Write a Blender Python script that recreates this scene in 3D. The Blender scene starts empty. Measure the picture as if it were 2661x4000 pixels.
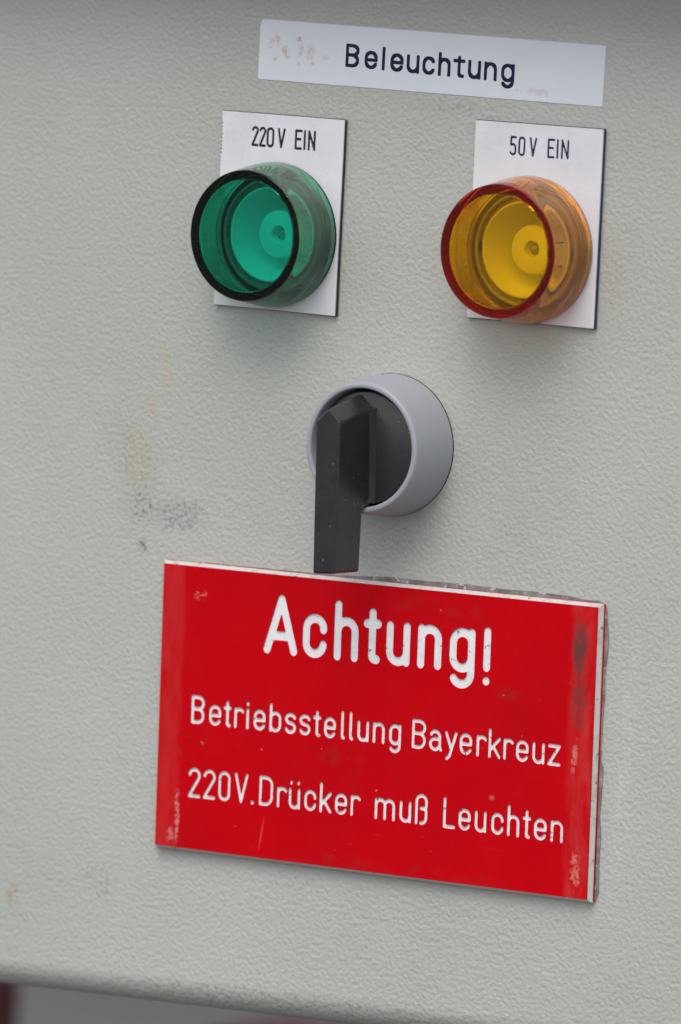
import bpy, bmesh, math, random
import numpy as np
from mathutils import Vector, Matrix
random.seed(7)
MM = 0.001
scene = bpy.context.scene
COL = scene.collection

# ------------------------------------------------------------------ camera, sky, sun, exposure
cam_data = bpy.data.cameras.new('camera')
cam = bpy.data.objects.new('camera', cam_data)
COL.objects.link(cam)
F = Vector((-0.5395901, 0.8359777, -0.0999188))
U = Vector((-0.0925288, 0.0590772, 0.9939559))
R = Vector((0.8368279, 0.5455741, 0.0454745))
M = Matrix((R, U, -F)).transposed().to_4x4()
M.translation = Vector((761.654, -1187.814, 143.635)) * MM
cam.matrix_world = M
cam_data.sensor_fit = 'HORIZONTAL'
cam_data.sensor_width = 24.0
cam_data.lens = 248.786
cam_data.clip_start = 0.05
cam_data.clip_end = 500.0
cam_data.dof.use_dof = True
cam_data.dof.focus_distance = 1.405
cam_data.dof.aperture_fstop = 19.0
scene.camera = cam

world = bpy.data.worlds.new('World')
scene.world = world
world.use_nodes = True
wn = world.node_tree
wn.nodes.clear()
SUN_EL, SUN_AZ = math.radians(56), math.radians(168)   # azimuth from +Y towards +X
sky = wn.nodes.new('ShaderNodeTexSky')
sky.sky_type = 'NISHITA'
sky.sun_disc = False
sky.sun_elevation = SUN_EL
sky.sun_rotation = SUN_AZ
sky.air_density = 1.0
sky.dust_density = 3.0
sky.ozone_density = 1.0
bg = wn.nodes.new('ShaderNodeBackground')
bg.inputs['Strength'].default_value = 0.15
wo = wn.nodes.new('ShaderNodeOutputWorld')
hs = wn.nodes.new('ShaderNodeHueSaturation')      # thin even overcast: the sky's blue is mostly greyed out
hs.inputs['Saturation'].default_value = 0.38
wn.links.new(sky.outputs[0], hs.inputs['Color'])
wn.links.new(hs.outputs[0], bg.inputs['Color'])
wn.links.new(bg.outputs[0], wo.inputs['Surface'])

sun_data = bpy.data.lights.new('sun', 'SUN')
sun_data.energy = 0.85
sun_data.angle = math.radians(40)
sun_data.color = (1.0, 0.95, 0.88)
sun = bpy.data.objects.new('sun', sun_data)
COL.objects.link(sun)
sd = Vector((math.sin(SUN_AZ) * math.cos(SUN_EL), math.cos(SUN_AZ) * math.cos(SUN_EL), math.sin(SUN_EL)))
sun.rotation_euler = sd.to_track_quat('Z', 'Y').to_euler()
sun.location = sd * 3

scene.view_settings.view_transform = 'Standard'
scene.view_settings.look = 'None'
scene.view_settings.gamma = 1.0
scene.view_settings.exposure = 0.31
scene.render.engine = 'CYCLES'
cy = scene.cycles
cy.max_bounces = 24
cy.transmission_bounces = 20
cy.glossy_bounces = 12
cy.diffuse_bounces = 10
cy.transparent_max_bounces = 12
cy.caustics_reflective = True
cy.caustics_refractive = True
cy.blur_glossy = 0.5
cy.sample_clamp_indirect = 6.0

# ------------------------------------------------------------------ node helpers
class NT:
    def __init__(self, name):
        self.m = bpy.data.materials.new(name)
        self.m.use_nodes = True
        self.t = self.m.node_tree
        self.t.nodes.clear()
        self.out = self.t.nodes.new('ShaderNodeOutputMaterial')
        self.co = self.t.nodes.new('ShaderNodeTexCoord').outputs['Object']

    def n(self, typ, **kw):
        nd = self.t.nodes.new(typ)
        for k, v in kw.items():
            setattr(nd, k, v)
        return nd

    def put(self, sock, v):
        if isinstance(v, bpy.types.NodeSocket):
            self.t.links.new(v, sock)
        elif isinstance(v, (tuple, list)):
            sock.default_value = tuple(v) if len(v) != 3 or sock.type != 'RGBA' else (*v, 1.0)
        else:
            sock.default_value = v

    def noise(self, scale, detail=2.0, rough=0.5, dist=0.0, co=None):
        nd = self.n('ShaderNodeTexNoise')
        self.put(nd.inputs['Vector'], co or self.co)
        nd.inputs['Scale'].default_value = scale
        nd.inputs['Detail'].default_value = detail
        nd.inputs['Roughness'].default_value = rough
        nd.inputs['Distortion'].default_value = dist
        return nd.outputs['Fac']

    def mapping(self, loc=(0, 0, 0), rot=(0, 0, 0), scale=(1, 1, 1), typ='TEXTURE'):
        nd = self.n('ShaderNodeMapping', vector_type=typ)
        self.put(nd.inputs['Vector'], self.co)
        nd.inputs['Location'].default_value = loc
        nd.inputs['Rotation'].default_value = rot
        nd.inputs['Scale'].default_value = scale
        return nd.outputs[0]

    def math(self, op, a, b=0.0, clamp=False):
        nd = self.n('ShaderNodeMath', operation=op, use_clamp=clamp)
        self.put(nd.inputs[0], a)
        self.put(nd.inputs[1], b)
        return nd.outputs[0]

    def ramp(self, f, lo, hi, a=0.0, b=1.0):
        nd = self.n('ShaderNodeMapRange', interpolation_type='SMOOTHSTEP')
        self.put(nd.inputs['Value'], f)
        nd.inputs['From Min'].default_value = lo
        nd.inputs['From Max'].default_value = hi
        nd.inputs['To Min'].default_value = a
        nd.inputs['To Max'].default_value = b
        return nd.outputs[0]

    def mix(self, f, a, b):
        nd = self.n('ShaderNodeMix', data_type='RGBA')
        self.put(nd.inputs['Factor'], f)
        self.put(nd.inputs['A'], a)
        self.put(nd.inputs['B'], b)
        return nd.outputs['Result']

    def blob(self, cx, cz, rx, rz, ang=0.0, scale=700, lo=0.45, hi=0.6, strength=1.0, soft=0.3, detail=3.0):
        """soft elliptical patch (mm, in the object's own x/z), broken up by noise"""
        v = self.mapping((cx * MM, 0, cz * MM), (0, math.radians(-ang), 0), (rx * MM, 1.0, rz * MM))
        ln = self.n('ShaderNodeVectorMath', operation='MULTIPLY')
        self.put(ln.inputs[0], v)
        ln.inputs[1].default_value = (1, 0, 1)
        le = self.n('ShaderNodeVectorMath', operation='LENGTH')
        self.put(le.inputs[0], ln.outputs[0])
        m = self.ramp(le.outputs['Value'], soft, 1.0, 1.0, 0.0)
        nz = self.noise(scale, detail, 0.6, 0.4)
        s = self.math('ADD', nz, self.math('MULTIPLY', self.math('SUBTRACT', m, 1.0), 0.2))
        return self.math('MULTIPLY', self.math('MULTIPLY', self.ramp(s, lo, hi), m), strength)

    def bump(self, h, dist, strength=1.0, nrm=None):
        nd = self.n('ShaderNodeBump')
        self.put(nd.inputs['Height'], h)
        nd.inputs['Distance'].default_value = dist
        nd.inputs['Strength'].default_value = strength
        if nrm is not None:
            self.put(nd.inputs['Normal'], nrm)
        return nd.outputs[0]

    def pbr(self, col, rough=0.5, spec=0.5, nrm=None, **kw):
        nd = self.n('ShaderNodeBsdfPrincipled')
        self.put(nd.inputs['Base Color'], col)
        self.put(nd.inputs['Roughness'], rough)
        self.put(nd.inputs['Specular IOR Level'], spec)
        if nrm is not None:
            self.put(nd.inputs['Normal'], nrm)
        for k, v in kw.items():
            self.put(nd.inputs[k.replace('_', ' ')], v)
        self.t.links.new(nd.outputs[0], self.out.inputs['Surface'])
        return nd

    def done(self):
        return self.m


# ------------------------------------------------------------------ materials
def mat_panel():
    t = NT('grey_powder_coat')
    warm = (0.435, 0.452, 0.415)
    col = t.mix(t.ramp(t.noise(14, 3), 0.35, 0.7), warm, (0.47, 0.485, 0.455))
    n1 = t.noise(1180, 0.8, 0.5, 0.2)
    pit = t.ramp(n1, 0.40, 0.56, 1.0, 0.25)         # grime sits in the pits of the relief
    # yellowish drips, dark scuffs, chalky streaks
    yel = (0.50, 0.41, 0.24)
    col = t.mix(t.math('MULTIPLY', pit, t.blob(-48.9, 27.5, 2.6, 7.5, 12, 800, 0.27, 0.56, 0.72)), col, yel)
    col = t.mix(t.math('MULTIPLY', pit, t.blob(-52.2, 18.8, 2.4, 4.6, 28, 800, 0.26, 0.56, 0.72)), col, yel)
    col = t.mix(t.math('MULTIPLY', pit, t.blob(-55.0, 8.0, 8.5, 12.0, 10, 950, 0.34, 0.62, 0.72)), col, (0.40, 0.31, 0.15))
    col = t.mix(t.math('MULTIPLY', pit, t.blob(-53.5, -1.5, 6.5, 7.0, 20, 1000, 0.40, 0.66, 0.80)), col, (0.17, 0.135, 0.09))
    col = t.mix(t.math('MULTIPLY', pit, t.blob(-44, -2.5, 10.5, 5.5, 4, 750, 0.28, 0.60, 0.72)), col, (0.19, 0.19, 0.21))
    col = t.mix(t.math('MULTIPLY', pit, t.blob(-53.0, -9.6, 2.0, 2.6, 0, 1000, 0.38, 0.56, 0.8)), col, (0.09, 0.08, 0.07))
    col = t.mix(t.math('MULTIPLY', pit, t.blob(-82.0, -85.5, 3.2, 4.4, 0, 500, 0.30, 0.55, 0.55)), col, (0.34, 0.23, 0.11))
    col = t.mix(t.math('MULTIPLY', pit, t.blob(-60.0, -80.0, 7.0, 8.0, 0, 850, 0.44, 0.62, 0.55)), col, (0.22, 0.22, 0.17))
    col = t.mix(t.math('MULTIPLY', pit, t.blob(-46, 55, 1.8, 9, 4, 900, 0.45, 0.62, 0.45)), col, (0.42, 0.33, 0.17))
    col = t.mix(t.math('MULTIPLY', pit, t.blob(-39.5, 98.0, 1.2, 5.0, -6, 700, 0.42, 0.6, 0.4)), col, yel)
    col = t.mix(t.math('MULTIPLY', pit, t.blob(18, 84.2, 12, 2.4, 0, 1100, 0.46, 0.62, 0.45)), col, (0.22, 0.2, 0.17))
    col = t.mix(t.math('MULTIPLY', pit, t.blob(9.0, -3.0, 10, 8, 0, 1500, 0.56, 0.66, 0.6)), col, (0.22, 0.19, 0.13))
    col = t.mix(t.blob(64, -45, 3.0, 50, -2, 450, 0.42, 0.68, 0.26), col, (0.66, 0.69, 0.70))
    col = t.mix(t.blob(52, -84, 11, 8, 30, 550, 0.48, 0.70, 0.22), col, (0.66, 0.68, 0.69))
    col = t.mix(t.math('MULTIPLY', pit, t.blob(-20, -99.5, 70, 5, 2, 600, 0.38, 0.62, 0.42)), col, (0.22, 0.23, 0.14))
    col = t.mix(t.math('MULTIPLY', pit, t.blob(-2.0, -12.0, 46, 2.0, 0, 500, 0.42, 0.62, 0.40)), col, (0.26, 0.25, 0.21))
    col = t.mix(t.blob(0, 0, 150, 120, 0, 45, 0.50, 0.72, 0.16), col, (0.36, 0.36, 0.29))
    # single dark specks
    col = t.mix(t.ramp(t.noise(430, 1), 0.80, 0.83, 0.0, 0.6), col, (0.12, 0.10, 0.07))
    # orange-peel relief
    n3 = t.noise(330, 1.0)
    h = n1
    h = t.math('ADD', h, t.math('MULTIPLY', n3, 0.4))
    nrm = t.bump(h, 0.00023)
    t.pbr(col, t.ramp(t.noise(60, 2), 0.3, 0.7, 0.34, 0.46), 0.5, nrm)
    return t.done()


def mat_plain(name, col, rough=0.45, spec=0.5, var=0.06, vscale=60, bump_scale=0, bump_d=0.00001, dust=0.0, **kw):
    t = NT(name)
    dark = tuple(c * (1 - var * 2) for c in col)
    c = t.mix(t.ramp(t.noise(vscale, 4), 0.3, 0.75), col, dark)
    if dust:
        c = t.mix(t.ramp(t.noise(1500, 1), 0.76, 0.82, 0.0, dust), c, (0.42, 0.36, 0.28))
    nrm = t.bump(t.noise(bump_scale, 2), bump_d) if bump_scale else None
    r = t.ramp(t.noise(vscale * 3, 3), 0.3, 0.7, max(0.02, rough - 0.06), rough + 0.06)
    t.pbr(c, r, spec, nrm, **kw)
    return t.done()


def mat_red():
    t = NT('red_laminate')
    red = (0.56, 0.0001, 0.005)
    col = t.mix(t.ramp(t.noise(45, 4), 0.35, 0.75), red, (0.50, 0.001, 0.006))
    pink = (0.60, 0.16, 0.15)
    # old adhesive-tape residue down both short sides (own x/z in mm)
    def band(cx, half, strength, scale, lo, hi, c, sx=0.5):
        nonlocal col
        v = t.n('ShaderNodeSeparateXYZ')
        t.put(v.inputs[0], t.co)
        d = t.math('ABSOLUTE', t.math('SUBTRACT', v.outputs['X'], cx * MM))
        d = t.math('ADD', d, t.math('MULTIPLY', t.math('SUBTRACT', t.noise(160, 4, 0.6), 0.5), 0.0022))
        m = t.ramp(d, half * 0.55 * MM, half * 1.1 * MM, 1.0, 0.0)
        st = t.mapping((0, 0, 0), (0, 0, 0), (1.0, 1.0, 3.5))
        nz = t.ramp(t.noise(scale, 4, 0.6, 0.3, co=st), lo, hi)
        col = t.mix(t.math('MULTIPLY', t.math('MULTIPLY', m, nz), strength), col, c)
    band(-49.2, 3.4, 0.11, 300, 0.25, 0.6, pink)
    band(48.8, 3.1, 0.18, 300, 0.3, 0.65, pink)
    col = t.mix(t.blob(48.0, 20.5, 2.6, 9.0, 0, 420, 0.20, 0.55, 0.85), col, (0.10, 0.05, 0.045))
    col = t.mix(t.blob(48.2, 10.0, 2.6, 9.0, 0, 480, 0.28, 0.60, 0.70), col, (0.13, 0.05, 0.04))
    col = t.mix(t.blob(-46.6, -22.5, 1.1, 8.5, 0, 900, 0.40, 0.58, 0.50), col, (0.68, 0.42, 0.38))
    col = t.mix(t.blob(-47.6, -26.5, 2.4, 2.5, 0, 1100, 0.42, 0.60, 0.45), col, (0.68, 0.42, 0.38))
    col = t.mix(t.blob(47.6, -1.0, 1.1, 5.0, -4, 900, 0.36, 0.6, 0.45), col, (0.70, 0.40, 0.34))
    col = t.mix(t.blob(48.8, -23.5, 2.0, 6.0, 0, 900, 0.38, 0.6, 0.45), col, (0.70, 0.40, 0.34))
    # smudges and nicks
    dull = (0.28, 0.025, 0.02)
    col = t.mix(t.blob(-7.0, -7.0, 11, 4.0, -10, 240, 0.40, 0.70, 0.35), col, dull)
    col = t.mix(t.blob(14, 26.0, 22, 3.0, 0, 240, 0.40, 0.70, 0.30), col, dull)
    col = t.mix(t.blob(31.5, 10.5, 6.0, 3.0, 0, 360, 0.38, 0.66, 0.42), col, dull)
    col = t.mix(t.blob(-42.5, 23.5, 3.0, 2.4, 0, 1600, 0.50, 0.60, 0.4), col, (0.75, 0.3, 0.25))
    col = t.mix(t.blob(28.9, -11.0, 0.9, 0.7, 0, 900, 0.15, 0.35, 0.75), col, (0.52, 0.13, 0.10))
    col = t.mix(t.blob(-40.9, -6.9, 0.55, 0.35, -20, 900, 0.1, 0.3, 0.7), col, (0.30, 0.20, 0.16))
    col = t.mix(t.blob(-25.7, -24.0, 0.22, 4.5, -9, 900, 0.1, 0.3, 0.22), col, (0.8, 0.35, 0.3))
    col = t.mix(t.ramp(t.noise(700, 1), 0.80, 0.83, 0.0, 0.5), col, (0.75, 0.22, 0.16))
    sc = t.noise(500, 3, 0.6, 0.2, co=t.mapping((0, 0, 0), (0, math.radians(8), 0), (14.0, 1.0, 1.0)))
    col = t.mix(t.ramp(sc, 0.70, 0.78, 0.0, 0.10), col, pink)
    col = t.mix(t.blob(0, -28.0, 60, 3.0, 0, 300, 0.42, 0.70, 0.22), col, dull)
    h = t.noise(30, 2)
    t.pbr(col, t.ramp(t.noise(120, 3), 0.3, 0.7, 0.20, 0.30), 0.13, t.bump(h, 0.00015))
    return t.done()


def mat_white_core(name='white_laminate_core', dirt=0.65, base=(0.58, 0.565, 0.55)):
    t = NT(name)
    col = t.mix(t.ramp(t.noise(380, 4, 0.6), 0.48, 0.72, 0.0, dirt), base, (0.38, 0.35, 0.30))
    col = t.mix(t.ramp(t.noise(600, 3), 0.64, 0.71, 0.0, 0.6 + dirt * .3), col, (0.08, 0.07, 0.06))
    t.pbr(col, 0.42, 0.4)
    return t.done()


def mat_sticker():
    t = NT('white_sticker_film')
    col = t.mix(t.ramp(t.noise(40, 3), 0.3, 0.75), (0.73, 0.765, 0.82), (0.69, 0.73, 0.79))
    rust = (0.50, 0.27, 0.17)
    for (x, z, rx, rz, a, s) in [(-37.6, 1.6, 0.75, 2.0, -25, .45), (-36.2, 2.2, .8, 2.0, 20, .5), (-34.4, .2, 1.0, 1.4, 0, .75), (-33.6, -1.2, .9, .7, 0, .6),
                                 (-31.2, 2.6, .9, .8, 0, .9), (-30.6, .6, .8, 2.0, 0, .5), (-28.2, -.2, 1.3, 2.2, 0, .55), (-27.6, -2.0, .6, .6, 0, .5),
                                 (-24.6, -.6, 1.3, .7, 0, .35), (-36.6, -1.7, .7, .5, 0, .7), (-31, -2.3, .5, .6, 0, .5)]:
        col = t.mix(t.blob(x, z, rx * 1.25, rz * 1.25, a, 1500, 0.30, 0.62, s * .9), col, rust)
    col = t.mix(t.blob(26.0, -4.2, 5.0, 1.5, -2, 600, 0.36, 0.66, 0.45), col, (0.42, 0.36, 0.36))
    col = t.mix(t.blob(21.0, -4.0, 1.6, 0.5, 0, 600, 0.3, 0.6, 0.4), col, (0.42, 0.36, 0.36))
    t.pbr(col, 0.38, 0.5, t.bump(t.noise(420, 2), 0.00004))
    return t.done()


def mat_lens(name, col, density, dust_col, dust):
    t = NT(name)
    g = t.n('ShaderNodeBsdfGlass')
    g.inputs['IOR'].default_value = 1.49
    g.inputs['Roughness'].default_value = 0.0
    g.inputs['Color'].default_value = (1, 1, 1, 1)
    d = t.n('ShaderNodeBsdfDiffuse')
    d.inputs['Color'].default_value = (*dust_col, 1)
    geo = t.n('ShaderNodeNewGeometry')
    sep = t.n('ShaderNodeSeparateXYZ')
    t.put(sep.inputs[0], geo.outputs['Normal'])
    ox = t.n('ShaderNodeSeparateXYZ')
    t.put(ox.inputs[0], t.co)
    # dust lies on the outside of the barrel, thickest on top
    rad = t.math('SQRT', t.math('ADD', t.math('POWER', ox.outputs['X'], 2), t.math('POWER', ox.outputs['Z'], 2)))
    outer = t.ramp(rad, 12.3 * MM, 12.95 * MM)
    side = t.ramp(t.math('ABSOLUTE', sep.outputs['Y']), 0.5, 0.7, 1.0, 0.0)
    top = t.ramp(sep.outputs['Z'], -0.6, 0.95, 0.4, 1.0)
    fine = t.ramp(t.noise(2300, 2), 0.58, 0.70, 0.0, 1.3)
    film = t.ramp(t.noise(240, 4), 0.3, 0.7, 0.35, 0.65)
    fac = t.math('MULTIPLY', t.math('MULTIPLY', t.math('MULTIPLY', outer, side), top), t.math('ADD', fine, film), True)
    fac = t.math('MULTIPLY', fac, dust)
    mx = t.n('ShaderNodeMixShader')
    t.put(mx.inputs[0], fac)
    t.put(mx.inputs[1], g.outputs[0])
    t.put(mx.inputs[2], d.outputs[0])
    t.t.links.new(mx.outputs[0], t.out.inputs['Surface'])
    va = t.n('ShaderNodeVolumeAbsorption')
    va.inputs['Color'].default_value = (*col, 1)
    va.inputs['Density'].default_value = density
    t.t.links.new(va.outputs[0], t.out.inputs['Volume'])
    return t.done()


def mat_glue():
    t = NT('yellowed_glue_film')
    col = t.mix(t.ramp(t.noise(300, 3), 0.35, 0.65), (0.30, 0.30, 0.29), (0.16, 0.155, 0.15))
    col = t.mix(t.ramp(t.noise(700, 3), 0.62, 0.68, 0.0, 0.9), col, (0.6, 0.6, 0.6))
    t.pbr(col, 0.2, 0.6, t.bump(t.noise(500, 2), 0.0002))
    return t.done()


PANEL = mat_panel()
RED = mat_red()
WHITE_CORE = mat_white_core()
LETTER_WHITE = mat_white_core('white_engraving', 0.2, (0.82, 0.83, 0.85))
PLATE_WHITE = mat_plain('white_label_face', (0.76, 0.765, 0.80), 0.30, 0.5, 0.05, 90)
PLATE_BLACK = mat_plain('black_label_core', (0.022, 0.020, 0.020), 0.4, 0.4)
PLATE_BLUE = mat_plain('navy_label_core', (0.012, 0.030, 0.10), 0.4, 0.4)
INK_BLUE = mat_plain('navy_ink', (0.004, 0.009, 0.042), 0.5, 0.3)
STICKER = mat_sticker()
KNOB_GREY = mat_plain('grey_collar_plastic', (0.345, 0.365, 0.405), 0.36, 0.5, 0.03, 50, 1800, 0.000006, dust=0.25)
KNOB_BLACK = mat_plain('black_knob_plastic', (0.025, 0.025, 0.027), 0.27, 0.6, 0.03, 70, 2200, 0.000012, dust=0.9)
GROOVE = mat_plain('black_groove_plastic', (0.008, 0.008, 0.010), 0.5, 0.3)
CUP = mat_plain('white_reflector_plastic', (0.86, 0.86, 0.85), 0.55, 0.3, 0.01)
SOCKET = mat_plain('white_socket_plastic', (0.95, 0.95, 0.94), 0.5, 0.3, 0.01)
HOUSING = mat_plain('grey_lamp_housing', (0.26, 0.26, 0.26), 0.5, 0.3)
HOUSING_PALE = mat_plain('pale_lamp_housing', (0.48, 0.46, 0.42), 0.5, 0.3)
NOTCH = mat_plain('dark_slot', (0.12, 0.12, 0.12), 0.6, 0.2)
BULB = mat_plain('bulb_tip', (0.45, 0.45, 0.43), 0.2, 0.6)
GREEN = mat_lens('green_transparent_plastic', (0.0, 0.918, 0.848), 2600.0, (0.36, 0.39, 0.37), 0.38)
AMBER = mat_lens('amber_transparent_plastic', (0.9990, 0.912, 0.0), 2500.0, (0.50, 0.36, 0.26), 0.26)
GLUE = mat_glue()
HOODM = mat_plain('grey_hood_paint', (0.30, 0.31, 0.28), 0.5, 0.4, 0.08)
DARKRED = mat_plain('dark_red_paint', (0.055, 0.006, 0.008), 0.6, 0.3, 0.1, 8)
def mat_ground():
    t = NT('grey_concrete')
    c = t.mix(t.ramp(t.noise(1.2, 4), 0.3, 0.7), (0.15, 0.148, 0.145), (0.10, 0.098, 0.095))
    t.pbr(c, 0.9, 0.2, t.bump(t.noise(60, 4), 0.004))
    return t.done()
GROUND = mat_ground()

# ------------------------------------------------------------------ object helpers
def thing(name, label, cat, loc=(0, 0, 0), rot_y=0.0, group=None):
    o = bpy.data.objects.new(name, None)
    o.empty_display_size = 0.01
    COL.objects.link(o)
    o.location = Vector(loc) * MM
    o.rotation_euler = (0, rot_y, 0)
    o['label'] = label
    o['category'] = cat
    if group:
        o['group'] = group
    return o


def link(name, me, mat, parent=None, smooth=None):
    me.materials.clear()
    me.materials.append(mat)
    o = bpy.data.objects.new(name, me)
    COL.objects.link(o)
    if parent:
        o.parent = parent
    if smooth is not None:
        for p in me.polygons:
            p.use_smooth = True
        me.set_sharp_from_angle(angle=math.radians(smooth))
    return o


def pydata(name, verts, faces):
    me = bpy.data.meshes.new(name)
    me.from_pydata([(x * MM, y * MM, z * MM) for x, y, z in verts], [], faces)
    bm = bmesh.new()
    bm.from_mesh(me)
    bmesh.ops.recalc_face_normals(bm, faces=bm.faces)
    bm.to_mesh(me)
    bm.free()
    me.update()
    return me


def lathe(name, prof, mat, parent, n=128, closed=False, cx=0.0, cz=0.0, smooth=35):
    """prof: (radius, y) in mm round the Y axis"""
    verts, faces, rings = [], [], []
    for r, y in prof:
        if r < 1e-6:
            rings.append([len(verts)])
            verts.append((cx, y, cz))
        else:
            rings.append(list(range(len(verts), len(verts) + n)))
            verts += [(cx + r * math.cos(2 * math.pi * k / n), y, cz + r * math.sin(2 * math.pi * k / n)) for k in range(n)]
    prs = list(zip(rings[:-1], rings[1:]))
    if closed:
        prs.append((rings[-1], rings[0]))
    for a, b in prs:
        if len(a) == 1 and len(b) == 1:
            continue
        for k in range(n):
            k2 = (k + 1) % n
            if len(a) == 1:
                faces.append((a[0], b[k], b[k2]))
            elif len(b) == 1:
                faces.append((a[k], a[k2], b[0]))
            else:
                faces.append((a[k], a[k2], b[k2], b[k]))
    return link(name, pydata(name, verts, faces), mat, parent, smooth)


def fill(name, loops, y0, y1, mat, parent=None, bevel=0.0):
    """flat outline(s) with holes in the x/z plane, thickness from y0 (front) to y1 (back), mm"""
    cu = bpy.data.curves.new(name, 'CURVE')
    cu.dimensions = '2D'
    cu.fill_mode = 'BOTH'
    cu.extrude = abs(y1 - y0) / 2 * MM
    cu.bevel_depth = bevel * MM
    cu.bevel_resolution = 1
    for lp in loops:
        sp = cu.splines.new('POLY')
        sp.points.add(len(lp) - 1)
        for i, (x, z) in enumerate(lp):
            sp.points[i].co = (x * MM, z * MM, 0, 1)
        sp.use_cyclic_u = True
    tmp = bpy.data.objects.new('tmp', cu)
    COL.objects.link(tmp)
    dg = bpy.context.evaluated_depsgraph_get()
    me = bpy.data.meshes.new_from_object(tmp.evaluated_get(dg))
    bpy.data.objects.remove(tmp)
    bpy.data.curves.remove(cu)
    # local (x, y, z) -> (x, -z, y): stands the sheet up, front towards -Y
    me.transform(Matrix(((1, 0, 0, 0), (0, 0, -1, (y0 + y1) / 2 * MM), (0, 1, 0, 0), (0, 0, 0, 1))))
    me.name = name
    return link(name, me, mat, parent)


def circle(cx, cz, r, n=96):
    return [(cx + r * math.cos(2 * math.pi * k / n), cz + r * math.sin(2 * math.pi * k / n)) for k in range(n)]


def rect(l, r, b, t):
    return [(l, b), (r, b), (r, t), (l, t)]


def rrect(l, r, b, t, rad, n=5):
    pts = []
    for cx, cz, a0 in ((r - rad, b + rad, -90), (r - rad, t - rad, 0), (l + rad, t - rad, 90), (l + rad, b + rad, 180)):
        for k in range(n + 1):
            a = math.radians(a0 + 90 * k / n)
            pts.append((cx + rad * math.cos(a), cz + rad * math.sin(a)))
    return pts


# ------------------------------------------------------------------ stroke lettering
def arc(cx, cy, rx, ry, a0, a1, n=14):
    return [(cx + rx * math.cos(math.radians(a0 + (a1 - a0) * k / n)), cy + ry * math.sin(math.radians(a0 + (a1 - a0) * k / n))) for k in range(n + 1)]


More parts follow.
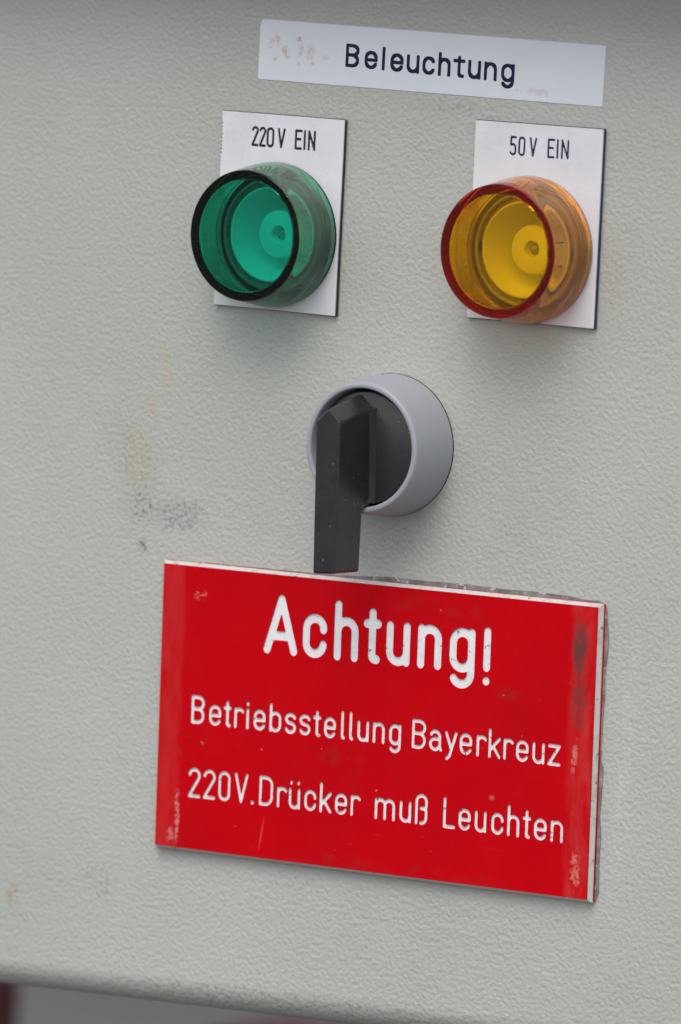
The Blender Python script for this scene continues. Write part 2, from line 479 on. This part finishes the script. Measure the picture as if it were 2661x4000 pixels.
def glyph(ch, W, H, X):
    """centre-line strokes in mm; W = distance between the outer stems, H = cap height, X = x-height"""
    r = W / 2
    D = -0.31 * H
    if ch == 'A':
        return [[(0, 0), (r, H), (W, 0)], [(W * .15, H * .28), (W * .85, H * .28)]]
    if ch == 'B':
        q = H * .265
        q2 = H * .235
        return [[(0, 0), (0, H), (W * .45, H)] + arc(W * .5, H - q2, W * .5, q2, 90, -90) + [(0, H - 2 * q2)],
                [(0, H - 2 * q2)] + arc(W * .5, q, W * .5, q, 90, -90) + [(0, 0)]]
    if ch == 'D':
        return [[(0, 0), (0, H)] + arc(W * .45, H - W * .55, W * .55, W * .55, 90, 0) + arc(W * .45, W * .55, W * .55, W * .55, 0, -90) + [(0, 0)]]
    if ch == 'E':
        return [[(W, H), (0, H), (0, 0), (W, 0)], [(0, H * .53), (W * .82, H * .53)]]
    if ch == 'I':
        return [[(0, 0), (0, H)]]
    if ch == 'N':
        return [[(0, 0), (0, H), (W, 0), (W, H)]]
    if ch == 'V':
        return [[(0, H), (r, 0), (W, H)]]
    if ch == 'L':
        return [[(0, H), (0, 0), (W, 0)]]
    if ch == '0':
        return [arc(r, H - r, r, r, 0, 180) + arc(r, r, r, r, 180, 360) + [(W, H - r)]]
    if ch == '6':
        return [[(W * .8, H), (0, r)] + arc(r, r, r, r, 180, 540)]
    if ch == '2':
        return [arc(r, H - r, r, r, 170, -20) + [(0, 0), (W, 0)]]
    if ch == '5':
        return [[(W, H), (W * .1, H), (W * .05, H * .56)] + arc(r, H * .34, r, H * .25, 125, 0) + arc(r, r * .95, r, r * .95, 0, -160)]
    if ch == '!':
        return [[(0, H), (0, H * .275)], [(0, 0), (0, -0.001)]]
    if ch == '.':
        return [[(0, 0.0), (0.15, 0)]]
    if ch == 'c_':
        return [arc(r, X - r, r, r, 28, 180) + arc(r, r, r, r, 180, 332)]
    if ch == 'c':
        return [[(W, X - r * 1.05)] + arc(r, X - r, r, r, 5, 180) + arc(r, r, r, r, 180, 355)]
    if ch == 'e':
        return [[(0, X * .5), (W, X * .5)] + arc(r, X - r, r, r, 0, 180) + arc(r, r, r, r, 180, 335)]
    if ch == 't':
        b = W
        return [[(0, H * .9), (0, b * .55)] + arc(b * .55, b * .55, b * .55, b * .55, 180, 255, 6) + [(b * .8, 0)], [(-b * .95, X), (b * .95, X)]]
    if ch == 'l':
        b = H * .09
        return [[(0, H), (0, b)] + arc(b, b, b, b, 180, 260, 6)]
    if ch == 'I_':
        return [[(0, H), (0, 0)]]
    if ch == 'i':
        return [[(0, X), (0, 0)], [(0, H * .96), (0, H * .93)]]
    if ch == 'h':
        return [[(0, 0), (0, H)], arc(r, X - r, r, r, 180, 0) + [(W, 0)]]
    if ch == 'n':
        return [[(0, 0), (0, X)], arc(r, X - r, r, r, 180, 0) + [(W, 0)]]
    if ch == 'm':
        q = W / 4
        return [[(0, 0), (0, X)], arc(q, X - q, q, q, 180, 0) + [(r, 0)], arc(3 * q, X - q, q, q, 180, 0) + [(W, 0)]]
    if ch in ('u', 'ü'):
        s = [[(0, X), (0, r)] + arc(r, r, r, r, 180, 360), [(W, X), (W, 0)]]
        if ch == 'ü':
            s += [[(W * .12, H * .94), (W * .12, H * .92)], [(W * .92, H * .94), (W * .92, H * .92)]]
        return s
    if ch == 'g':
        return [arc(r, X - r, r, r, 0, 180) + arc(r, r, r, r, 180, 360) + [(W, X - r)], [(W, X), (W, D + r)] + arc(r, D + r, r, r, 0, -150)]
    if ch == 'b':
        return [[(0, H), (0, 0)], arc(r, X - r, r, r, 180, 0) + arc(r, r, r, r, 0, -180)]
    if ch == 'r':
        return [[(0, 0), (0, X)], arc(W * .62, X - W * .62, W * .62, W * .62, 180, 35)]
    if ch == 's':
        q = X * .26
        q2 = X * .24
        return [arc(r, X - q2, r, q2, 20, 180, 10) + arc(r, X - q2, r, q2, 180, 240, 5) + arc(r, q, r, q, 60, 0, 5) + arc(r, q, r, q, 0, -160, 10)]
    if ch == 'a':
        q = X * .29
        return [arc(W * .45, X - W * .5, W * .45, W * .5, 150, 0) + [(W * .9, W * .2), (W * 1.02, 0)],
                [(W * .9, q * 2)] + arc(W * .4, q, W * .4, q, 90, 270) + [(W * .6, 0), (W * .9, q * .7)]]
    if ch == 'y':
        return [[(0, X), (W * .5, X * .18)], [(W, X), (W * .38, D * .62), (W * .1, D * .95)]]
    if ch == 'k':
        return [[(0, H), (0, 0)], [(W * .98, X), (0, X * .33)], [(W * .35, X * .56), (W, 0)]]
    if ch == 'z':
        return [[(0, X), (W, X), (0, 0), (W, 0)]]
    if ch == 'ß':
        m_ = H * .57
        return [[(0, 0), (0, H - r)] + arc(r, H - r, r, r, 180, 0) + [(W, m_ + r * .55)] + arc(r, m_ + r * .3, r, r * .5, 0, -75, 6) + [(r * .95, m_ - r * .12)] +
                arc(r, m_ - r * .62, r, r * .5, 75, 0, 6) + arc(r, r, r, r, 0, -95)]
    raise ValueError(ch)


def outline(strokes, hw, step, square=False):
    """marching squares round the union of the strokes -> closed loops"""
    segs = []
    for s in strokes:
        segs += [(a, b) for a, b in zip(s[:-1], s[1:])]
    A = np.array([s[0] for s in segs], float)
    B = np.array([s[1] for s in segs], float)
    lo = np.minimum(A.min(0), B.min(0)) - hw - 2 * step
    hi = np.maximum(A.max(0), B.max(0)) + hw + 2 * step
    xs = np.arange(lo[0], hi[0] + step, step)
    ys = np.arange(lo[1], hi[1] + step, step)
    X, Y = np.meshgrid(xs, ys, indexing='ij')
    P = np.stack([X, Y], -1)[..., None, :]
    d = B - A
    L2 = (d * d).sum(1) + 1e-12
    tt = np.clip(((P - A) * d).sum(-1) / L2, 0, 1)
    Q = A + tt[..., None] * d
    dv = P - Q
    if square:
        dist = (np.abs(dv) ** 5).sum(-1) ** 0.2
    else:
        dist = np.sqrt((dv * dv).sum(-1))
    S = dist.min(-1) - hw
    S[np.abs(S) < 1e-7] = 1e-7
    inside = S < 0
    code = inside[:-1, :-1] * 1 + inside[1:, :-1] * 2 + inside[1:, 1:] * 4 + inside[:-1, 1:] * 8
    ii, jj = np.nonzero((code > 0) & (code < 15))
    nxt, pos = {}, {}

    def pt(e):
        if e not in pos:
            k, i, j = e
            i2, j2 = (i + 1, j) if k == 0 else (i, j + 1)
            a, b = S[i, j], S[i2, j2]
            f = a / (a - b)
            pos[e] = (xs[i] + (xs[i2] - xs[i]) * f, ys[j] + (ys[j2] - ys[j]) * f)
        return e
    TAB = {1: [('b', 'l')], 2: [('r', 'b')], 3: [('r', 'l')], 4: [('t', 'r')], 6: [('t', 'b')], 7: [('t', 'l')], 8: [('l', 't')],
           9: [('b', 't')], 11: [('r', 't')], 12: [('l', 'r')], 13: [('b', 'r')], 14: [('l', 'b')], 5: [('b', 'l'), ('t', 'r')], 10: [('r', 'b'), ('l', 't')]}
    for i, j in zip(ii, jj):
        E = {'b': (0, i, j), 't': (0, i, j + 1), 'l': (1, i, j), 'r': (1, i + 1, j)}
        for a, b in TAB[int(code[i, j])]:
            nxt[pt(E[a])] = pt(E[b])
    loops = []
    while nxt:
        st = next(iter(nxt))
        lp, e = [], st
        while e in nxt:
            lp.append(pos[e])
            e = nxt.pop(e)
        # drop points that sit almost on top of the previous one
        out = []
        for p in lp:
            if not out or (abs(p[0] - out[-1][0]) + abs(p[1] - out[-1][1])) > step * .45:
                out.append(p)
        if len(out) > 5:
            loops.append(out)
    return loops


def text_line(spec, z0, slope, x_ref, H, xh, hw, step, square=False, lift=None):
    """spec: (char, x_left, x_right); returns a list of loops per letter"""
    res = []
    for k, (ch, xl, xr) in enumerate(spec):
        base = z0 + slope * (xl - x_ref)
        h = H
        if lift and k in lift:
            base += lift[k][0]
            h = lift[k][1]
        st = glyph(ch, xr - xl, h, xh * H)
        jit = random.uniform(-.003, .003) * H
        st = [[(xl + x, base + z + slope * x + jit) for x, z in s] for s in st]
        res.append(outline(st, hw * random.uniform(.97, 1.03), step, square))
    return res


# ------------------------------------------------------------------ ground and things far behind
gm = bpy.data.meshes.new('ground')
gm.from_pydata([(-200, -200, -1.1), (200, -200, -1.1), (200, 200, -1.1), (-200, 200, -1.1)], [], [(0, 1, 2, 3)])
g = link('ground', gm, GROUND)
g['kind'] = 'structure'


def box(name, c, s, mat, parent=None, bevel=0.0):
    bm = bmesh.new()
    bmesh.ops.create_cube(bm, size=1)
    for v in bm.verts:
        v.co = Vector(((v.co.x * s[0] + c[0]) * MM, (v.co.y * s[1] + c[1]) * MM, (v.co.z * s[2] + c[2]) * MM))
    if bevel:
        bmesh.ops.bevel(bm, geom=list(bm.edges), offset=bevel * MM, segments=3, profile=0.5, affect='EDGES')
    me = bpy.data.meshes.new(name)
    bm.to_mesh(me)
    bm.free()
    return link(name, me, mat, parent, 40 if bevel else None)


fr = thing('steel_frame', 'dark red steel frame blurred behind the grey panel, below its lower edge', 'frame', (-560, 650, -1100))
box('post', (-20, 0, 430), (50, 50, 860), DARKRED, fr, 4)
box('post', (132, 0, 430), (50, 50, 860), DARKRED, fr, 4)
box('rail', (58, 0, 200), (98, 40, 50), DARKRED, fr, 4)

# ------------------------------------------------------------------ cabinet
L1 = (-22.76, 56.451)
L2 = (37.188, 57.708)
KN = (6.841, 16.322)
cab = thing('control_cabinet', 'light grey textured metal cabinet front carrying the lamps, switch and signs', 'cabinet', (0, 0, 0))
RR = 6.0
XE = 300.0


def zlow(x):
    return -103.25 + 0.033 * (x + 15)


outer = [(-XE, zlow(-XE) + RR), (XE, zlow(XE) + RR), (XE, 124), (-XE, 124)]
panel = fill('front_panel', [outer, circle(*L1, 11.0), circle(*L2, 11.0), circle(*KN, 10.5)], 0.0, 1.5, PANEL, cab)
NS, NX = 14, 24
verts, faces = [], []
for k in range(NS + 1):
    a = math.radians(90 * k / NS)
    for i in range(NX + 1):
        x = -XE + 2 * XE * i / NX
        verts.append((x, RR - RR * math.cos(a), zlow(x) + RR - RR * math.sin(a)))
for i in range(NX + 1):
    x = -XE + 2 * XE * i / NX
    verts.append((x, 120, zlow(x)))
for k in range(NS + 1):
    for i in range(NX):
        a = k * (NX + 1) + i
        faces.append((a, a + NX + 1, a + NX + 2, a + 1))
me = pydata('rolled_edge', verts, faces)
link('rolled_edge', me, PANEL, cab, 60)
hood = box('rain_hood', (20, 4, 138), (560, 56, 36), HOODM, cab, 3)
box('side_wall', (-XE - 1.2, 61, 0), (2.0, 120, 220), HOODM, cab)
box('side_wall', (XE + 1.2, 61, 0), (2.0, 120, 220), HOODM, cab)

# ------------------------------------------------------------------ sticker "Beleuchtung"
SL, SR, SB, ST, SROT = -29.4963, 51.748, 87.0667, 99.0273, -0.0082
st = thing('name_sticker', 'long white sticker printed Beleuchtung above both lamp plates, faded reddish marks at its left end', 'sticker',
           ((SL + SR) / 2, 0, (SB + ST) / 2), -SROT)
w, h = (SR - SL) / 2, (ST - SB) / 2
film = fill('film', [[(-w, -h), (w - .3, -h), (w, -h + .2), (w, h), (-w + 1.0, h + .15), (-w + .55, h + .1), (-w + .12, h - .5), (-w - .05, h - 1.4)]], -0.14, 0.0, STICKER, st)
bel = [('B', -19.42, -16.9), ('e', -14.9, -12.5), ('I_', -10.75, -10.7), ('e', -8.75, -6.35), ('u', -4.9, -2.6), ('c_', -1.15, 1.15), ('h', 2.55, 4.75),
       ('t', 7.1, 8.2), ('u', 9.55, 11.85), ('n', 13.3, 15.6), ('g', 17.3, 19.7)]
for lps in text_line(bel, -1.82, -0.0135, -19.4, 4.0, .745, .355, .09, square=True):
    fill('letter', lps, -0.165, -0.142, INK_BLUE, st)


# ------------------------------------------------------------------ lamp plates
def plate(rectv, spec, z0, H, hw, lamp, core, label, nick):
    l, r, b, t, rot = rectv
    cx, cz = (l + r) / 2, (b + t) / 2
    p = thing('label_plate', label, 'label plate', (cx - .26, 0, cz - .04), -rot, 'white lamp label plates')
    w, h = (r - l) / 2, (t - b) / 2
    hole = circle(lamp[0] - cx + .26, lamp[1] - cz, 11.0)
    o1 = rrect(-w, w, -h, h, .15, 2)
    fill('core', [o1, hole], -0.82, -0.3, core, p)
    fill('adhesive_pad', [rect(-w + 1.2, w - 1.2, -h + 1.2, h - 1.2), hole], -0.3, 0.0, GROOVE, p)
    lets = text_line(spec, z0, 0.0, 0, H, .7, hw, .045)
    w2, h2 = w - .18, h - .12
    o2 = [(-w2, -h2), (w2, -h2), (w2, h2), (-w2, h2)]
    if nick:
        for k in range(9):
            zz = h2 - 2.2 - k * .75
            o2 += [(-w2, zz), (-w2 + random.uniform(.1, .3), zz - .15), (-w2 + random.uniform(.1, .25), zz - .35), (-w2, zz - .5)]
    fill('face', [o2, hole] + [lp for L in lets for lp in L], -1.1, -0.82, PLATE_WHITE, p)
    for L in lets:
        fill('letter', L, -0.90, -0.825, core, p)
    return p


RP1 = (-37.0693, -7.3012, 41.0516, 80.6385, -0.0039)
RP2 = (23.4042, 53.1682, 43.2028, 82.5482, -0.0002)
plate(RP1, [('2', -7.15, -5.96), ('2', -5.35, -4.15), ('0', -3.54, -2.2), ('V', -0.91, 0.5), ('E', 3.3, 4.6), ('I', 5.42, 5.44), ('N', 6.45, 7.8)],
      13.25, 3.55, .28, L1, PLATE_BLACK, 'white plate engraved 220V EIN in black behind the green lamp', True)
plate(RP2, [('5', -6.4, -5.25), ('0', -4.4, -3.2), ('V', -1.85, -0.55), ('E', 2.35, 3.6), ('I', 4.44, 4.46), ('N', 5.5, 6.85)],
      13.35, 3.4, .24, L2, PLATE_BLUE, 'white plate engraved 50V EIN in dark blue behind the amber lamp', False)


# ------------------------------------------------------------------ indicator lamps
def lamp(c, d, lens, added_ring, label, mark):
    p = thing('indicator_lamp', label, 'indicator lamp', (c[0], 0, c[1]), 0, 'round indicator lamps')
    ri = 11.45
    prof = [(14.62, -1.85), (14.60, -3.0), (14.46, -4.6), (14.20, -6.6), (13.86, -8.6), (13.48, -10.6), (13.20, -d + .35), (13.12, -d + .12), (12.98, -d),
            (0, -d), (0, -d + 1.0), (ri - .25, -d + 1.0), (ri, -d + 1.25), (ri + .28, -9.5), (ri + .62, -7.6), (ri + .95, -5.6), (ri + 1.15, -3.9), (ri + 1.2, -3.7), (ri + 1.05, -3.6), (ri + 1.05, -3.2), (ri + 1.3, -3.1), (ri + 1.35, -1.85)]
    lathe('lens_cap', prof, lens, p, 160, closed=True, smooth=32)
    lathe('added_ring', [(11.6, -1.11), (14.5, -1.11), (14.5, -1.82), (11.6, -1.82)], added_ring, p, 96, closed=True)  # added under the cap; the green lamp's black one darkens its front rim
    # housing inside the cap
    lathe('housing', [(11.3, -1.0), (11.3, -3.0), (11.15, -3.2), (10.75, -3.2), (10.6, -3.0), (10.6, -2.1), (9.75, -2.1), (9.75, 9.0), (0, 9.0),
                      (0, 10.0), (10.9, 10.0), (10.9, -1.0)], HOUSING if added_ring is GROOVE else HOUSING_PALE, p, 96, closed=True)
    for a in (180, 0, 275):
        b = box('slot', (10.15, -2.3, 0), (.8, .6, 2.0), NOTCH, p)
        b.rotation_euler = (0, -math.radians(a), 0)
    lathe('reflector', [(9.15, -3.0), (9.35, -3.1), (9.6, -3.0), (9.6, -2.2), (6.6, 7.6), (0, 7.6), (0, 7.0), (6.0, 7.0), (8.95, -2.6)], CUP, p, 96, closed=True)
    lathe('bulb_socket', [(4.85, 6.95), (4.85, .5), (4.7, .15), (4.4, 0), (1.75, 0), (1.7, .1), (1.7, 1.8), (0, 1.8), (0, 3), (2, 3), (2, 6.95)], SOCKET, p, 72, closed=True)
    pr = [(0.01, .55)] + [(1.25 * math.sin(math.radians(a)), 1.8 - 1.25 * math.cos(math.radians(a))) for a in range(10, 91, 10)] + [(1.25, 1.79), (0, 1.79)]
    pr[0] = (0, .55)
    lathe('bulb_tip', pr, BULB, p, 40, smooth=60)
    if mark:
        for ch, zz, ww in (('I', 1.6, .05), ('N', 0.4, .9), ('6', -2.6, .8)):
            lps = outline([[(x, z) for x, z in s] for s in glyph(ch, ww, 1.1, .8)], .11, .05)
            m = fill('letter', lps, -.02, .02, NOTCH, p)
            # printed on the side of the socket, reading along its height
            m.rotation_euler = (0, math.radians(90), math.radians(90))
            m.location = (4.78 * MM, 1.4 * MM, zz * MM)
    return p


lamp(L1, 12.70, GREEN, GROOVE, 'round green transparent indicator lamp on the 220V EIN plate', False)
lamp(L2, 13.37, AMBER, HOUSING, 'round amber orange transparent indicator lamp on the 50V EIN plate', True)

# ------------------------------------------------------------------ selector switch
sw = thing('selector_switch', 'round selector switch with grey collar and long black lever pointing down', 'switch', (KN[0], 0, KN[1]))
DK = 12.12
lathe('gasket', [(14.27, 0.0), (14.28, -.25), (14.2, -.4), (11, -.4), (11, 0.0)], GROOVE, sw, 128, closed=True)
lathe('collar', [(14.24, -.3), (14.20, -1.2), (13.95, -4.5), (13.55, -8.5), (13.22, -11.2), (13.10, -11.75), (12.90, -12.02), (12.70, -DK), (12.25, -DK), (11.98, -12.02), (11.85, -11.8),
                 (11.8, -8.0), (11.8, -.3)], KNOB_GREY, sw, 160, closed=True, smooth=50)
lathe('disc', [(0, -10.6), (10.95, -10.6), (11.15, -10.5), (11.25, -10.2), (11.25, -6), (0, -6)], KNOB_BLACK, sw, 128, closed=False, smooth=50)
lathe('groove', [(11.2, -7.2), (11.8, -7.2), (11.8, -6.5), (11.2, -6.5)], GROOVE, sw, 96, closed=True)
# lever: house-shaped outline, roof slopes back and up, lower half reaches over the collar rim
kx, kz = KN
yf, yd, ym, yl = -22.5, -10.7, -13.2, -13.3


def P(x, y, z):
    return (x - kx, y, z - kz)


front = [P(3.58, yf, -8.51), P(2.75, yf, 21.89), P(5.45, yf, 24.5), P(8.42, yf, 21.93), P(8.70, yf, -8.12)]
upb = [(2.3, 4.0), (2.2, 24.2), (5.45, 27.0), (8.45, 24.35), (9.2, 5.0)]
LV = [  # front ring 0-4
    *front,
    # back ring at the disc (5-9): bottom left, shoulder left, peak, shoulder right, bottom right
    P(2.95, yd, 5.0), P(2.15, yd, 24.2), P(5.35, yd, 27.0), P(8.45, yd, 24.3), P(9.2, yd, 5.2),
    # lower part, back face clear of the rim (10-13): top left, top right, bottom right, bottom left
    P(3.1, yl, 4.3), P(8.75, yl, 4.3), P(8.65, yl, -8.25), P(3.6, yl, -8.55),
    # lower part, side line at the step on front side handled by the quads
]
LF = [(0, 4, 3, 2, 1),                 # front face
      (1, 2, 7, 6), (2, 3, 8, 7),      # roof
      (3, 4, 12, 11, 9, 8),            # right side
      (0, 1, 6, 5, 10, 13),            # left side
      (5, 9, 11, 10), (10, 11, 12, 13),  # step and back of the lower part
      (0, 13, 12, 4),                  # bottom end
      (5, 6, 7, 8, 9)]
me = pydata('lever', LV, LF)
bm = bmesh.new()
bm.from_mesh(me)
bmesh.ops.triangulate(bm, faces=[f for f in bm.faces if len(f.verts) > 4])
bm.to_mesh(me)
bm.free()
lever = link('lever', me, KNOB_BLACK, sw)
bv = lever.modifiers.new('bevel', 'BEVEL')
bv.width = 0.5 * MM
bv.segments = 3
bv.limit_method = 'ANGLE'
bv.angle_limit = math.radians(20)
bv.harden_normals = True
for p in me.polygons:
    p.use_smooth = True
# slim flare where the lever's side meets the disc
fl = pydata('lever_flare', [P(8.35, -12.1, 24.0), P(9.25, -10.62, 24.5), P(9.85, -10.62, 5.3), P(9.0, -12.1, 5.6), P(8.0, -10.6, 24.0), P(8.6, -10.6, 5.6)],
            [(0, 1, 2, 3), (0, 4, 1), (3, 2, 5), (0, 3, 5, 4), (1, 4, 5, 2)])
link('lever_flare', fl, KNOB_BLACK, sw)

# ------------------------------------------------------------------ red warning sign
RS = (-46.2, 58.6, -70.6094, -11.2407, 0.0123)
cx, cz = (RS[0] + RS[1]) / 2, (RS[2] + RS[3]) / 2
sg = thing('warning_sign', 'red engraved plastic sign with white lettering headed Achtung! at the bottom of the panel', 'sign', (cx, 0, cz), -RS[4])
w, h = (RS[1] - RS[0]) / 2, (RS[3] - RS[2]) / 2
# squeezed-out glue film round the top and right edges
gl = [(-w + .3, -h + .3), (w - 1, -h + .3), (w + .2, -h + .6), (w + .75, -h + 2), (w + .6, -h + 8), (w + .8, -h + 13), (w + .35, -h + 17), (w + .7, -h + 24), (w + .75, -h + 27), (w + .15, -h + 28),
      (w + .2, -h + 36), (w + .45, -h + 40), (w + .3, -h + 45), (w + .9, -h + 52), (w + .35, h - 3), (w + .2, h - .6), (w - 1.5, h + .5), (w - 4, h + .35), (w - 9, h + .8), (w - 17, h + 1.0),
      (w - 24, h + .85), (w - 33, h + 1.1), (w - 42, h + .9), (w - 50, h + 1.0), (w - 58, h + .5), (0 - 14, h + .2), (-w + 10, h + .15), (-w + .3, h - .3)]
fill('glue_film', [gl], -0.32, 0.0, GLUE, sg, 0.0)
fill('backing_layer', [rrect(-w, w, -h, h, .25, 2)], -0.95, -0.33, RED, sg)
# white core with bevelled rim
b0, b1 = 0.02, 0.64
V, FC = [], []
for ins, y in ((b0, -0.96), (b0 + .05, -1.15), (b1, -1.86)):
    V += [(-w + ins, y, -h + ins), (w - ins, y, -h + ins), (w - ins, y, h - ins), (-w + ins, y, h - ins)]
for k in range(2):
    for i in range(4):
        j = (i + 1) % 4
        FC.append((k * 4 + i, k * 4 + j, k * 4 + 4 + j, k * 4 + 4 + i))
FC += [(0, 1, 2, 3), (8, 9, 10, 11)]
link('white_core', pydata('white_core', V, FC), WHITE_CORE, sg)

lets = []
lets += text_line([('A', -26.35, -19.89), ('c', -16.95, -12.85), ('h', -9.41, -5.3), ('t', -1.15, 0.2), ('u', 3.05, 7.05), ('n', 10.5, 14.5), ('g', 18.05, 22.35), ('!', 26.0, 26.0)],
                  13.75, .010, -26.4, 10.35, .69, .92, .11, lift={7: (-2.15, 9.9)})
lets += text_line([('B', -44.0, -41.4), ('e', -39.6, -37.3), ('t', -35.45, -34.75), ('r', -33.45, -31.9), ('i', -30.5, -30.45), ('e', -28.7, -26.45), ('b', -24.85, -22.6), ('s', -21.1, -19.0),
                   ('s', -17.6, -15.5), ('t', -13.65, -12.95), ('e', -11.6, -9.4), ('l', -7.55, -7.1), ('l', -5.55, -5.0), ('u', -3.6, -1.5), ('n', 0.1, 2.3), ('g', 4.0, 6.2)],
                  -2.75, .0066, -44.0, 5.1, .69, .41, .075)
lets += text_line([('B', 9.4, 12.1), ('a', 13.5, 15.95), ('y', 17.2, 19.5), ('e', 20.7, 23.0), ('r', 24.65, 26.2), ('k', 27.45, 29.7), ('r', 30.95, 32.5), ('e', 33.9, 36.2), ('u', 37.7, 39.9), ('z', 41.25, 43.6)],
                  -2.6, -.0075, 9.4, 5.2, .69, .40, .075)
lets += text_line([('2', -44.2, -41.8), ('2', -40.5, -38.1), ('0', -36.75, -34.45), ('V', -32.8, -30.1), ('.', -28.75, -28.6), ('D', -26.75, -24.0), ('r', -22.4, -20.8), ('ü', -19.55, -17.4),
                   ('c', -15.75, -13.5), ('k', -12.05, -9.8), ('e', -8.35, -6.05), ('r', -4.6, -3.0)],
                  -17.97, .006, -44.2, 5.4, .66, .40, .075)
lets += text_line([('m', 1.2, 5.4), ('u', 7.1, 9.25), ('ß', 10.8, 13.1), ('L', 17.45, 19.7), ('e', 21.1, 23.3), ('u', 24.9, 27.0), ('c', 28.8, 31.0), ('h', 32.5, 34.7), ('t', 36.7, 37.4), ('e', 38.75, 41.05), ('n', 42.6, 44.85)],
                  -17.74, -.0055, 1.2, 5.5, .66, .40, .075)
i2 = b1 + .02
lets = [[[(x + 0.42, z) for x, z in lp] for lp in L] for L in lets]     # the text is set a little right of centre
red_outer = rrect(-w + i2, w - i2 - .1, -h + i2 + .05, h - i2, .2, 3)
fill('red_face', [red_outer] + [lp for L in lets for lp in L], -2.2, -1.87, RED, sg)
for L in lets:
    fill('letter', L, -1.90, -1.865, LETTER_WHITE, sg)
